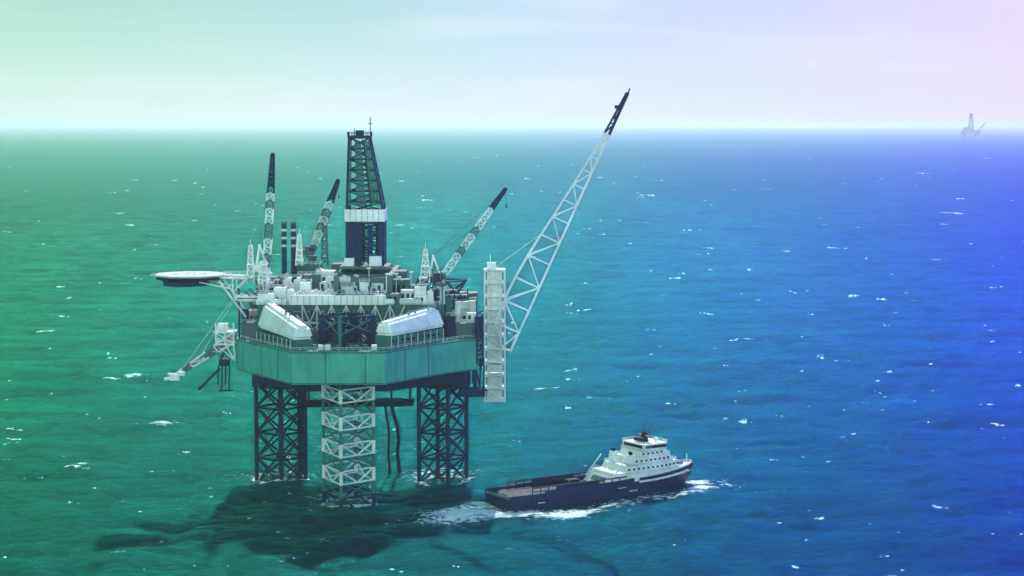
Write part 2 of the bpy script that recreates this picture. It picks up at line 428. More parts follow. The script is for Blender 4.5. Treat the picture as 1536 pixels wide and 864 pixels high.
# --- white deckhouses along the two slanting front edges of the hull
def deckhouse(a, b, depth, z0, z1, z2, lean, da, db):
    """two-storey house along the hull edge a-b: shaded lower storey, white upper storey with raked face"""
    a, b = V((*a, 0)), V((*b, 0)); d = (b-a).normalized(); inn = V((-d.y, d.x, 0))
    if inn.y < 0: inn = -inn
    def quad(o1, o2, e): return [a-d*e+inn*o1, b+d*e+inn*o1, b+d*e+inn*o2, a-d*e+inn*o2]
    lo = MB().hexa([p+V((0,0,z0)) for p in quad(1.2, depth, -.6)], [p+V((0,0,z1)) for p in quad(1.2, depth, -.6)]).build('deckhouse', M['teal'], rig)
    mb = MB()
    L = (b-a).length
    ea = (da, db, db, da); mb.hexa([p+V((0,0,z1+.02+max(0, e)*.4)) for p, e in zip(quad(0, depth+.3, 0), ea)], [p+V((0,0,z2+e)) for p, e in zip(quad(lean, depth-.6, -.8), ea)])
    up = mb.build('upper_storey', M['white'], lo, bevel=.9)
    mb = MB()
    for k in range(1, int(L/2.2)):
        t_ = k*2.2/L; e0, e1 = (da+(db-da)*t_), (da+(db-da)*t_); p = a+d*(k*2.2)
        zb = z1+.02+max(0, da)*.4*(1-t_)+max(0, db)*.4*t_
        mb.tube(p+inn*-.03+V((0,0,zb+.3)), p+inn*(lean-.06)+V((0,0,z2+e0-.3)), .05, n=4)
    mb.each('panel_rib', M['cream'], up)
    mb = MB(); p = a+d*(L*.5)+inn*(depth*.6); mb.tube(p+V((0,0,z2+(da+db)/2-.3)), p+V((0,0,z2+(da+db)/2+1.3)), .35, n=8); p = p+d*3; mb.tube(p+V((0,0,z2+(da+db)/2-.3)), p+V((0,0,z2+(da+db)/2+.9)), .3, n=8); mb.each('vent_cowl', M['mid'], lo)
    mb = MB()
    for k in range(int(L/2.6)):
        p = a+d*(1.6+k*2.6)+inn*1.17; mb.box((p.x, p.y, (z0+z1)/2+.3), (1.0, .1, .8), rz=math.atan2(d.y, d.x))
    mb.each('window', M['glass'], lo)
    mb = MB()
    for k in range(int(L/3.3)+1):
        p = a+d*(k*3.3)+inn*.3; mb.tube(p+V((0,0,z0)), p+V((0,0,z1)), .16)
    mb.rail([a+d*1.3+inn*(lean+.7)+V((0,0,z2+da-.05)), b-d*1.3+inn*(lean+.7)+V((0,0,z2+db-.05)), b-d*1.3+inn*(depth-1.2)+V((0,0,z2+db-.05))])
    mb.build('gallery_railing', M['cream'], lo)
    return lo
deckhouse((-80.5, 593.5), (-66.2, 569.0), 7.0, ZT+.12, 52.0, 57.6, 2.4, 3.6, -1.6)
deckhouse((-36.2, 571.0), (-20.5, 594.0), 7.0, ZT+.12, 53.0, 58.2, 2.4, -1.2, 1.4)

# --- main deck block and the pale pipe deck over it
def build_blocks():
    mb = MB(); mb.box((-51.5, 618, 54.6), (58, 42, 11.0)); blk = mb.build('machinery_house', M['teal'], rig)
    mb = MB()
    for k in range(14):
        x = -78+k*4.1
        mb.box((x, 596.95, 54.5), (.35, .3, 10.6))
    for z in (52.4, 56, 59.4): mb.box((-51.5, 596.9, z), (57.5, .35, .3))
    mb.build('wall_frame', M['mid'], blk)
    mb = MB()
    for k in range(9):
        mb.box((-76+k*6+random.random()*2, 596.9, 54.3+random.choice((0, 2.6))), (1.5, .25, 1.7))
    mb.each('louvre', M['black'], blk)
    mb = MB(); mb.box((-55.0, 604, 61.75), (30.5, 17, 3.1)); pd = mb.build('pipe_deck', M['white'], rig, bevel=.15)
    mb = MB()
    for k in range(16): mb.box((-69.5+k*1.95, 595.4, 61.7), (.35, .25, 2.9))
    mb.each('stiffener', M['cream'], pd)
    mb = MB()
    for k in range(26):
        x = -68+k*1.02; mb.tube((x, 597.5, 63.7+.35*(k % 2)), (x, 611, 63.7+.35*(k % 2)), .32, n=7)
    mb.each('drill_pipe', M['cream'], pd)
    mb = MB(); mb.rail([(-70, 595.7, 63.3), (-40, 595.7, 63.3)], step=2); mb.build('railing', M['white'], pd)
    # front trusswork beneath the pipe deck, beside the front leg
    mb = MB()
    for k in range(7):
        x0, x1 = -66+k*4.6, -66+(k+1)*4.6
        mb.tube((x0, 595.2, ZT+.1), (x1, 595.2, 60.15), .2); mb.tube((x1, 595.2, ZT+.1), (x0, 595.2, 60.15), .2); mb.tube((x0, 595.2, ZT+.1), (x0, 595.2, 60.15), .26)
    mb.tube((-67, 595.1, 54.6), (-33, 595.1, 54.6), .33)
    mb.build('support_truss', M['cream'], rig)
    # raised cantilever substructure under the derrick
    mb = MB()
    for x in (-56, -39):
        mb.box((x, 625, 64.6), (1.6, 44, 8.9))
    for y in (606, 618, 630, 644): mb.box((-47.5, y, 66.2), (15.4, 1.0, 4.0))
    mb.build('cantilever_beam', M['mid'], rig)
build_blocks()

# --- derrick
def build_derrick():
    cx, cy = -48.4, 630
    z0, z1 = 70.5, 112.5
    def half(z):
        k = (z-z0)/(z1-z0); return 5.9*(1-.0*k) if k < .45 else 5.9-(k-.45)/.55*2.6
    def shift(z):
        k = (z-z0)/(z1-z0); return 0 if k < .45 else -(k-.45)/.55*1.9
    def cr(z, e=0):
        h = half(z)+e; x = cx+shift(z); return [V((x-h, cy-h, z)), V((x+h, cy-h, z)), V((x+h, cy+h, z)), V((x-h, cy+h, z))]
    mb = MB(); lv = [z0+i*(z1-z0)/12 for i in range(13)]
    for a, b in zip(lv, lv[1:]):
        A, B = cr(a), cr(b)
        for k in range(4):
            j = (k+1) % 4
            mb.tube(A[k], B[k], .42, n=4); mb.tube(B[k], B[j], .26, n=4); mb.tube(A[k], B[j], .2, n=4); mb.tube(A[j], B[k], .2, n=4)
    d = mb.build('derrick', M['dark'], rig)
    # lower wind wall, tapering to the drill floor
    def wall(name, za, zb, e, m, open_=0):
        A, B = cr(za, e), cr(zb, e); mb = MB()
        for k in range(4):
            j = (k+1) % 4
            n = 7
            for i in range(n):
                if random.random() < open_: continue
                p, q = A[k].lerp(A[j], i/n), A[k].lerp(A[j], (i+.93)/n); r_, s_ = B[k].lerp(B[j], (i+.93)/n), B[k].lerp(B[j], i/n)
                nrm = (A[j]-A[k]).cross(V((0,0,1))).normalized()*.14
                mb.hexa([p, q, q-nrm, p-nrm], [s_, r_, r_-nrm, s_-nrm])
        return mb.build(name, m, d)
    wall('wind_wall', z0+.5, z0+13.6, .25, M['dark'], .2)
    wall('racking_board', z0+14.6, z0+18.6, .7, M['white'])
    wall('upper_cladding', z0+20, z1-1, .1, M['teal'], .5)
    mb = MB(); top = cr(z1, .5)
    mb.hexa(top, [p+V((0,0,.8)) for p in top])
    mb.box((cx-1.9, cy, z1+1.6), (2.6, 2.6, 1.7)); mb.tube((cx+1.6, cy, z1+.8), (cx+1.6, cy, z1+6.8), .16); mb.tube((cx-3.6, cy, z1+.8), (cx-3.6, cy, z1+3), .12)
    mb.box((cx+1.6, cy, z1+4.6), (1.5, .3, .25)); mb.rail([p+V((0,0,.8)) for p in top], closed=True, step=1.5, r=.08)
    mb.build('crown_block', M['dark'], d)
    mb = MB(); mb.box((cx-1, cy-1, z0+9), (1.6, 1.6, 4)); mb.tube((cx-1, cy-1, z0+11), (cx-1, cy-1, z1), .12); mb.tube((cx-1, cy-1, z0), (cx-1, cy-1, z0+7), .22)
    mb.build('travelling_block', M['mid'], d)
    mb = MB(); mb.box((cx, cy-1, z0-.4), (16, 17, .9)); mb.build('drill_floor', M['mid'], d)
    mb = MB(); mb.box((cx+3.6, cy-7.5, z0+1.7), (4, 3, 3.2)); mb.box((cx-5, cy-7.7, z0+1.4), (3.2, 2.6, 2.6)); mb.each('driller_cabin', M['white'], d)
build_derrick()

# --- deck cranes
def crane(base, top_z, tip, w, name_bands, cab_m, aframe=True, dark_from=.72, base_m='white', boom_m='cream'):
    base = V(base); tip = V(tip)
    mb = MB(); mb.tube(base, V((base.x, base.y, top_z)), 1.5, 1.3, n=12); mb.tube(V((base.x, base.y, top_z)), V((base.x, base.y, top_z+.8)), 1.9, n=12)
    c = mb.build('crane', M[base_m], rig, smooth=False)
    foot = V((base.x, base.y, top_z+1.6))
    d = (tip-foot).normalized(); side = d.cross(V((0,1,0)));
    s1 = V((0,1,0)); s2 = d.cross(s1).normalized(); s1 = s2.cross(d).normalized()
    mb = MB(); ap = foot-d*1.5
    mb.box((base.x-.6, base.y-.4, top_z+2.6), (3.0, 3.2, 2.8)); mb.box((base.x-2.6, base.y, top_z+1.9), (2.6, 2.8, 1.9))
    mb.build('cab', M[cab_m], c, bevel=.12)
    MB().box((base.x+.1, base.y-2.06, top_z+3.0), (2.0, .1, 1.1)).build('window', M['glass'], c)
    if aframe:
        mb = MB(); apx = V((base.x-2.2, base.y, top_z+9.5))
        for yy in (-1.3, 1.3):
            mb.tube((base.x+1, base.y+yy, top_z+1), apx+V((0, yy*.4, 0)), .3); mb.tube((base.x-3.4, base.y+yy, top_z+1), apx+V((0, yy*.4, 0)), .3)
        mb.tube(apx+V((0,-.8,0)), apx+V((0,.8,0)), .4); mb.build('gantry', M['white'], c)
        mb = MB(); mb.tube(apx, tip-d*1.0, .07, n=4); mb.tube(apx+V((0,.6,0)), foot.lerp(tip, .6), .06, n=4); mb.build('luffing_rope', M['mid'], c)
    L = (tip-foot).length; n = max(8, int(L/2.4))
    def wid(t): return w*(.35+.65*min(1, t/.12)) if t < .12 else w*(1-.55*max(0, (t-.6)/.4))
    def corner(t, i): return foot.lerp(tip, t)+s1*wid(t)*.5*(1 if i in (0, 3) else -1)+s2*wid(t)*.5*(1 if i in (0, 1) else -1)
    def seg(t0, t1, m, nm, par):
        mb = MB(); k0, k1 = int(t0*n), max(int(t1*n), int(t0*n)+1)
        for k in range(k0, min(k1, n)):
            a, b = k/n, (k+1)/n
            for i in range(4):
                j = (i+1) % 4
                mb.tube(corner(a, i), corner(b, i), .2, n=4); mb.tube(corner(b, i), corner(b, j), .13, n=4)
                if k % 2: mb.tube(corner(a, i), corner(b, j), .13, n=4)
                else: mb.tube(corner(a, j), corner(b, i), .13, n=4)
        return mb.build(nm, m, par)
    cuts = [0, .14, .30, .42, .56, .64, dark_from, 1.0]
    for q, (a, b) in enumerate(zip(cuts, cuts[1:])):
        if q == 6:
            seg(a, b, M['dark'], 'boom_tip', c)
            mb = MB()
            for k in range(6):
                p = foot.lerp(tip, a+(b-a)*(.08+k*.16)); ww = wid(a+(b-a)*k/6)
                mb.box(p, (ww*.8, ww*.8, L*(b-a)/7), ry=math.atan2(d.x, d.z))
            mb.ball(tip, .7); mb.tube(tip, tip+V((.3,0,-5)), .06, n=4); mb.box(tip+V((.3,0,-5.4)), (.5,.4,.9)); mb.build('hook_block', M['dark'], c)
        else: seg(a, b, M['white'] if q % 2 == 1 else M[boom_m], 'boom_section', c)
    return c
pL = W(400, 425, 606); tL = W(409, 232, 604)
crane((pL.x, 606, ZT+.12), 69, tL, 2.2, 1, 'white', boom_m='mid')
pM = W(470, 420, 640); tM = W(507, 271, 640)
crane((pM.x-.5, 640, ZT+.12), 72, tM, 2.4, 1, 'mid', aframe=False, boom_m='mid', base_m='mid', dark_from=.74)
pR = W(660, 445, 607); tR = W(758, 284, 607)
crane((pR.x, 607, ZT+.12), 65.5, tR, 2.1, 1, 'dark', boom_m='mid', base_m='mid', dark_from=.8)

# --- masts, stacks and vents
def build_stacks():
    for px in (426, 440):
        p = W(px, 372, 628); q = W(px, 336, 628)
        mb = MB(); mb.tube((p.x, 628, 61), q, .85, n=12); s = mb.build('exhaust_stack', M['dark'], rig)
        mb = MB(); mb.tube(q, q+V((0,0,.9)), .95, n=12); mb.build('stack_rim', M['mid'], s)
        mb = MB()
        for k in range(3): mb.tube(q+V((0,0,-2.4-2.6*k)), q+V((0,0,-1.6-2.6*k)), .93, n=12)
        mb.each('stack_band', M['cream'], s)
    def tower(px, ytop, ybot, Y, w, m, taper=.45):
        p0, p1 = W(px, ybot, Y), W(px, ytop, Y); mb = MB(); n = 6
        for k in range(n):
            a, b = k/n, (k+1)/n; wa, wb = w*(1-(1-taper)*a), w*(1-(1-taper)*b); A, B = p0.lerp(p1, a), p0.lerp(p1, b)
            ca = [A+V((sx*wa/2, sy*wa/2, 0)) for sx, sy in ((-1,-1),(1,-1),(1,1),(-1,1))]; cb = [B+V((sx*wb/2, sy*wb/2, 0)) for sx, sy in ((-1,-1),(1,-1),(1,1),(-1,1))]
            for i in range(4):
                j = (i+1) % 4; mb.tube(ca[i], cb[i], .22, n=4); mb.tube(cb[i], cb[j], .16, n=4); mb.tube(ca[i], cb[j], .14, n=4)
            if k % 2 == 0: mb.box(B, (wb*1.3, wb*1.3, .3))
        mb.tube(p1, p1+V((0,0,2)), .1); return mb.build('service_mast', m, rig)
    tower(376, 368, 425, 612, 2.4, M['white']); tower(449, 352, 398, 622, 2.2, M['white']); tower(638, 374, 425, 612, 3.4, M['white'], .3)
    tower(395, 392, 425, 600, 3.0, M['white'], .6); tower(487, 322, 398, 650, 2.2, M['mid'], .5)
build_stacks()

# --- deck machinery: modules, tanks, pipes in the crowded upper decks
def build_machinery():
    rg = random.Random(5)
    def module(x, y, z, sx, sy, sz, m):
        mb = MB(); mb.box((x, y, z+sz/2), (sx, sy, sz))
        o = mb.build('equipment_module', M[m], rig, bevel=.12)
        mb = MB()
        if rg.random() < .6:
            for k in range(max(1, int(sx/1.6))):
                mb.box((x-sx/2+.9+k*1.6, y-sy/2-.06, z+sz*.55), (.8, .12, sz*.45))
            mb.each('louvre', M['dark' if m != 'dark' else 'mid'], o)
        else:
            mb.rail([(x-sx/2, y-sy/2, z+sz), (x+sx/2, y-sy/2, z+sz), (x+sx/2, y+sy/2, z+sz)], step=1.4, r=.07); mb.build('railing', M['white'], o)
    def tank(x, y, z, r, h, m):
        mb = MB(); mb.tube((x, y, z), (x, y, z+h), r, n=14); mb.tube((x, y, z+h), (x, y, z+h+r*.4), r, r*.25, n=14); mb.tube((x, y, z+h), (x, y, z+h+r), .12)
        mb.build('storage_tank', M[m], rig)
    def hor_tank(x, y, z, r, L, m):
        mb = MB(); mb.tube((x-L/2, y, z+r), (x+L/2, y, z+r), r, n=14); mb.ball((x-L/2, y, z+r), r, (.5,1,1)); mb.ball((x+L/2, y, z+r), r, (.5,1,1)); mb.build('pressure_vessel', M[m], rig, smooth=True)
    D = 60.13
    mods = [(-78,600,D,6,5,3.4,'white'),(-73.5,602,D,4,5,5.2,'white'),(-79,610,D,5,6,6.0,'cream'),(-71,612,D,6,6,7.5,'white'),(-66,618,D,7,6,8.0,'mid'),
            (-77,622,D,6,8,7,'mid'),(-61,622,D,6,6,9,'white'),(-60,612,63.32,4,4,3,'white'),(-66,606,63.32,3.5,4,3.2,'white'),(-52,600,63.32,4,4,2.6,'cream'),(-47,603,63.32,3,3,3.6,'white'),
            (-43,607,63.32,4,4,3,'white'),(-38,600,D,6,6,3.4,'mid'),(-33,602,D,5,5,4.4,'cream'),(-29,600,D,4,5,3.0,'white'),(-36,612,D,6,6,7,'teal'),(-30,614,D,6,6,5,'mid'),
            (-26,608,D,4,6,4,'dark'),(-37,622,D,5,8,9,'mid'),(-57,640,D,7,7,10,'mid'),(-68,636,D,8,8,10,'teal'),(-54,596.5,63.32,2.4,1.5,1.6,'mid')]
    for m in mods: module(*m)
    d0 = ZT+.12
    low = [(-15,606,d0,6,6,4.5,'mid'),(-16,614,d0,7,6,8,'cream'),(-14.5,622,d0,6,7,9.5,'dark'),(-20,618,d0,4,6,11,'mid'),(-15,632,d0,7,8,12,'mid'),(-19.5,604,d0,3,4,7,'dark'),
           (-13,606,d0+4.5,3,3,3.2,'white'),(-21,610,d0,3,4,13,'teal'),(-12.8,612,d0,2.2,3,11,'cream'),(-83.5,604,d0,5,6,5,'mid'),(-84,613,d0,5,7,8,'cream'),(-82.5,622,d0,6,7,10,'teal'),(-85.5,606,d0+5,2,3,4,'dark')]
    for m in low: module(*m)
    for (x, y, z, r, h, m) in [(-45,596.2,d0+.1,1.2,4,'mid'),(-48,594.5,d0,1.3,5,'dark'),(-58.5,594,d0,1.4,4.4,'mid'),(-42,593,d0,1.5,3.2,'cream'),(-62,592.5,d0,1.2,3,'mid'),
                               (-70,599,D,1.3,4.5,'white'),(-63.5,626,D,1.5,9,'cream'),(-26,600,D,1.2,4,'white'),(-17.5,609,d0+4.5,1.1,5,'white'),(-12.5,617,d0+8,1.2,3.4,'mid')]: tank(x, y, z, r, h, m)
    for (x, y, z, r, L, m) in [(-40,596.8,D,1.0,5,'white'),(-32,596.2,D,1.1,6,'cream'),(-55.5,606,66.3,1.1,7,'white'),(-75,596.2,D,1.0,4,'white')]: hor_tank(x, y, z, r, L, m)
    # pipe runs
    mb = MB()
    for k in range(46):
        x = rg.uniform(-82, -20); y = rg.uniform(597, 625); z = D+rg.uniform(.5, 4)
        if rg.random() < .5: mb.tube((x, y, z), (x+rg.uniform(3, 9), y, z), .2, n=5)
        else: mb.tube((x, y, D), (x, y, D+rg.uniform(3, 9)), .18, n=5)
    mb.each('pipe', M['white'], rig)
    mb = MB()
    for k in range(50):
        x = rg.uniform(-84, -12); y = rg.uniform(596, 615); z = D+rg.uniform(0, 3)
        mb.tube((x, y, z), (x+rg.uniform(-4, 4), y+rg.uniform(-2, 2), z+rg.uniform(.5, 5)), .2, n=5)
    mb.each('strut', M['dark'], rig)
    mb = MB()
    mb.rail([(-80,597.2,D),(-71,597.2,D)], r=.08, step=1.6); mb.rail([(-40,597.2,D),(-23,597.2,D),(-23,612,D)], r=.08, step=1.6)
    mb.rail([(-11.5,603,d0+4.6),(-17.5,603,d0+4.6)], r=.08); mb.build('walkway_railing', M['white'], rig)
    # valve trees and small gear on the fore deck around the front leg
    mb = MB()
    for k in range(34):
        x = rg.uniform(-65, -38); y = rg.uniform(568, 574) if rg.random() < .6 else rg.uniform(588, 593); s = rg.uniform(.5, 1.5)
        mb.box((x, y, d0+s*.6), (s, s, s*1.2), rz=rg.random())
    mb.each('deck_fitting', M['mid'], rig)
    mb = MB()
    for x, y in ((-57.5, 568.5), (-55.5, 568.5), (-41.5, 568.4)): mb.box((x, y, d0+.9), (1.6, 1.6, 1.6))
    mb.each('winch_housing', M['white'], rig)
build_machinery()
def build_clutter():
    rg = random.Random(21); d0 = ZT+.12; D = 60.13
    def scatter(name, n, mats, fn):
        for k in range(n):
            mb = MB(); fn(mb); mb.build(name, M[rg.choice(mats)], rig)
    def top(): return rg.uniform(-80, -21), rg.uniform(597.5, 612), D
    def low(): return rg.uniform(-77, -25), rg.uniform(593.0, 596.2), d0
    def valve(mb):
        x, y, z = top() if rg.random() < .5 else low(); h = rg.uniform(1, 4)
        mb.tube((x, y, z), (x, y, z+h), .3, n=7); mb.tube((x-.8, y, z+h*.7), (x+.8, y, z+h*.7), .25, n=6); mb.ball((x, y, z+h), .55)
    def cowl(mb):
        x, y, z = top(); h = rg.uniform(3, 8); mb.tube((x, y, z), (x, y, z+h), .32, n=8); mb.tube((x, y, z+h), (x+rg.choice((-1.2, 1.2)), y-.6, z+h+.5), .42, n=8)
    def reel(mb):
        x, y, z = low(); r = rg.uniform(.8, 1.4)
        mb.tube((x-.9, y, z+r), (x+.9, y, z+r), r*.7, n=14); mb.tube((x-1, y, z+r), (x-.85, y, z+r), r, n=14); mb.tube((x+.85, y, z+r), (x+1, y, z+r), r, n=14)
    def lamp(mb):
        x, y, z = top(); h = rg.uniform(6, 11); mb.tube((x, y, z), (x, y, z+h), .14, n=5); mb.box((x, y-.3, z+h), (1.3, .5, .5))
    def cab(mb):
        x, y, z = top() if rg.random() < .6 else low(); sx, sz = rg.uniform(1, 2.6), rg.uniform(1, 2.6); mb.box((x, y, z+sz/2), (sx, rg.uniform(1, 2), sz))
    def tray(mb):
        x, y, z = low(); L = rg.uniform(3, 8); z += rg.uniform(1.5, 9); mb.box((x, 596.0, z), (L, .7, .3)); mb.tube((x-L/2, 595.9, z+.4), (x+L/2, 595.9, z+.4), .14, n=5)
    def stair(mb):
        x = rg.uniform(-74, -28); s = rg.choice((-1, 1)); y = 595.2
        for o in (0, .9): mb.tube((x, y+o, d0), (x+s*6, y+o, D-3), .18, n=4)
        for k in range(9): mb.box((x+s*6*(k+.5)/9, y+.45, d0+(D-3-d0)*(k+.5)/9), (.6, .9, .12))
    scatter('valve_manifold', 40, ['white','mid','dark','cream'], valve); scatter('vent_cowl', 22, ['white','cream','dark'], cowl)
    scatter('hose_reel', 12, ['mid','dark','white'], reel); scatter('flood_lamp', 16, ['white','mid'], lamp)
    scatter('junction_cabinet', 46, ['white','white','mid','dark','teal'], cab); scatter('cable_tray', 18, ['cream','dark','white'], tray); scatter('stairway', 5, ['white','cream'], stair)
build_clutter()

# --- helideck cantilevered off the left side
def build_helideck():
    c = W(286, 411, 604); Rr = 11.8; z = c.z
    oct_ = [(c.x+Rr*math.cos(R(22.5+45*k)), c.y+Rr*math.sin(R(22.5+45*k))) for k in range(8)]
    h = MB().prism(oct_, z-.5, z).build('helideck', M['cream'], rig)
    mb = MB()
    for k in range(8):
        a, b = V((*oct_[k], z-.2)), V((*oct_[(k+1) % 8], z-.2)); out = ((a+b)/2-V((c.x, c.y, z-.2))).normalized()*1.4
        n = 8
        mb.tube(a+out+V((0,0,.15)), b+out+V((0,0,.15)), .09, n=4)
        for i in range(n+1):
            p = a.lerp(b, i/n); mb.tube(p, p+out+V((0,0,.15)), .06, n=4)
    mb.build('safety_net', M['cream'], h)
    mb = MB()
    seg = 40
    for k in range(seg):
        a0, a1 = 2*math.pi*k/seg, 2*math.pi*(k+1)/seg
        lo = [V((c.x+r*math.cos(a), c.y+r*math.sin(a), z+.006)) for r, a in ((4.6,a0),(5.2,a0),(5.2,a1),(4.6,a1))]
        mb.hexa(lo, [p+V((0,0,.012)) for p in lo])
    mb.box((c.x-1.3, c.y, z+.014), (.6, 4, .016)); mb.box((c.x+1.3, c.y, z+.014), (.6, 4, .016)); mb.box((c.x, c.y, z+.014), (1.99, .6, .016))
    mb.build('landing_marking', M['teal'], h)
    mb = MB()
    mb.prism([(c.x+(x-c.x)*.62-1.5, c.y+(y-c.y)*.62) for x, y in oct_], z-3.6, z-1.9)
    for yy in (-5, 0, 5): mb.box((c.x, c.y+yy, z-1.1), (20, .7, 1.1))
    mb.build('support_girder', M['dark'], h)
    mb = MB()
    ex = -84.0
    for yy in (-4.5, 4.5):
        for dz in (-.8,): mb.tube((c.x+9, c.y+yy, z+dz), (ex, c.y+yy, z+dz-.4), .3)
        mb.tube((c.x+9, c.y+yy, z-1), (ex-.5, c.y+yy*.8, 56), .35); mb.tube((c.x+2, c.y+yy, z-2), (c.x+13, c.y+yy, z-4.2), .22)
        mb.tube((c.x+14, c.y+yy, z-.8), (c.x+14, c.y+yy, z-5.6), .22); mb.tube((c.x+14, c.y+yy, z-5.6), (ex, c.y+yy, z-.8), .22)
    for k in range(5):
        x = c.x+9+k*2.6; mb.tube((x, c.y-4.5, z-.9), (x+2.4, c.y+4.5, z-.9), .18)
    mb.box(((c.x+10.5+ex)/2, c.y-2, z-.1), (ex-c.x-10, 1.5, .2))
    mb.rail([(c.x+11, c.y-2.8, z), (ex, c.y-2.8, z)], r=.08); mb.build('support_truss', M['white'], h)
build_helideck()

# --- pale stair tower and tall flare boom at the right side
def build_flare():
    a0, a1 = W(742, 600, 622), W(742, 404, 622); w = 6.6
    x, y = a0.x, 622
    mb = MB(); n = 10; zz = [a0.z+(a1.z-a0.z)*i/n for i in range(n+1)]
    cs = [(-w/2,-w/2),(w/2,-w/2),(w/2,w/2),(-w/2,w/2)]
    for i in range(n):
        for k in range(4):
            j = (k+1) % 4; p, q = V((x+cs[k][0], y+cs[k][1], zz[i])), V((x+cs[j][0], y+cs[j][1], zz[i])); up = V((0,0,zz[i+1]-zz[i]))
            mb.tube(p, p+up, .3, n=5); mb.tube(p, q, .22, n=5); mb.tube(p, q+up, .16, n=4); mb.tube(q, p+up, .16, n=4)
    for k in range(4):
        j = (k+1) % 4; mb.tube(V((x+cs[k][0], y+cs[k][1], zz[n])), V((x+cs[j][0], y+cs[j][1], zz[n])), .3)
    tw = mb.build('stair_tower', M['white'], rig)
    mb = MB()
    for i in range(n):
        zc, hh = (zz[i]+zz[i+1])/2, (zz[i+1]-zz[i])
        mb.box((x, y+.2, zc), (w*.74, w*.74, hh*(.99 if i != 2 else .55)))
    mb.build('lift_shaft', M['white'], tw)
    mb = MB()
    for i in range(1, n+1): mb.box((x, y-.3, zz[i]), (w*1.06, w*1.0, .22))
    mb.each('landing', M['white'], tw)
    mb = MB(); mb.box((x-1, y, zz[n]+1.2), (3, 3, 2.2)); mb.tube((x-1.4, y, zz[n]+2), (x-1.4, y, zz[n]+5), .15); mb.build('winch_house', M['white'], tw, bevel=.1)
    mb = MB()
    for z in (42, 45, 48.3): mb.tube((-11, y-2, z), (x-w/2, y-2, z), .35); mb.tube((-11, y+2, z), (x-w/2, y+2, z), .35)
    mb.tube((-11, y-2, 42), (x-w/2, y-2, 48), .25); mb.build('bracket', M['mid'], tw)
    # flare boom: one straight lower chord and two converging upper chords
    A, T = W(766, 526, 620), W(942, 140, 622)
    d = (T-A).normalized(); nrm = V((-d.z, 0, d.x)).normalized()
    L = (T-A).length
    def off(t):
        pts = [(0, 3.0), (.06, 8.6), (.2, 9.0), (.36, 7.6), (.5, 5.6), (.7, 3.0), (.86, 1.4), (1, .5)]
        for (a, u), (b, v) in zip(pts, pts[1:]):
            if t <= b: return u+(v-u)*(t-a)/(b-a)
    def P(t, k):
        b = A.lerp(T, t)
        if k == 0: return b
        o = off(t); return b+nrm*o+V((0, (.42 if k == 1 else -.42)*o, 0))
    ts = [0, .07, .155, .245, .335, .42, .495, .565, .63, .69, .745, .795, .84]
    def run(ts, m, nm, par, r):
        mb = MB()
        for i, (a, b) in enumerate(zip(ts, ts[1:])):
            for k in range(3):
                mb.tube(P(a, k), P(b, k), r*(1.45 if k == 0 else 1.0), n=6)
            for k, j in ((0,1),(0,2),(1,2)):
                mb.tube(P(b, k), P(b, j), r*.75, n=5)
                if i % 2: mb.tube(P(a, k), P(b, j), r*.75, n=5)
                else: mb.tube(P(a, j), P(b, k), r*.75, n=5)
        return mb.build(nm, m, par)
    fb = run(ts, M['white'], 'flare_boom', rig, .27)
    run([.84, .88, .92, .96, 1.0], M['dark'], 'boom_tip', fb, .34)
    mb = MB(); p = A.lerp(T, .94); mb.box(p+nrm*1.5, (1.3, 1.0, 1.2)); mb.tube(T, T+V((.6,0,1.6)), .25); mb.tube(p, p+nrm*1.8, .2); mb.tube(A.lerp(T,.9), T+d*.4, .32, n=8); mb.build('burner_head', M['dark'], fb)
    mb = MB(); mb.tube(P(.07, 1), V((x+w/2, y, zz[n]-4)), .16); mb.tube(P(.155, 1), V((x+w/2, y, zz[n])), .16); mb.tube(P(.0, 0), V((x+w/2, y, A.z)), .5); mb.tube(P(.42, 1), V((x, y, zz[n]+.5)), .09, n=4)
    mb.build('stay', M['white'], fb)
build_flare()

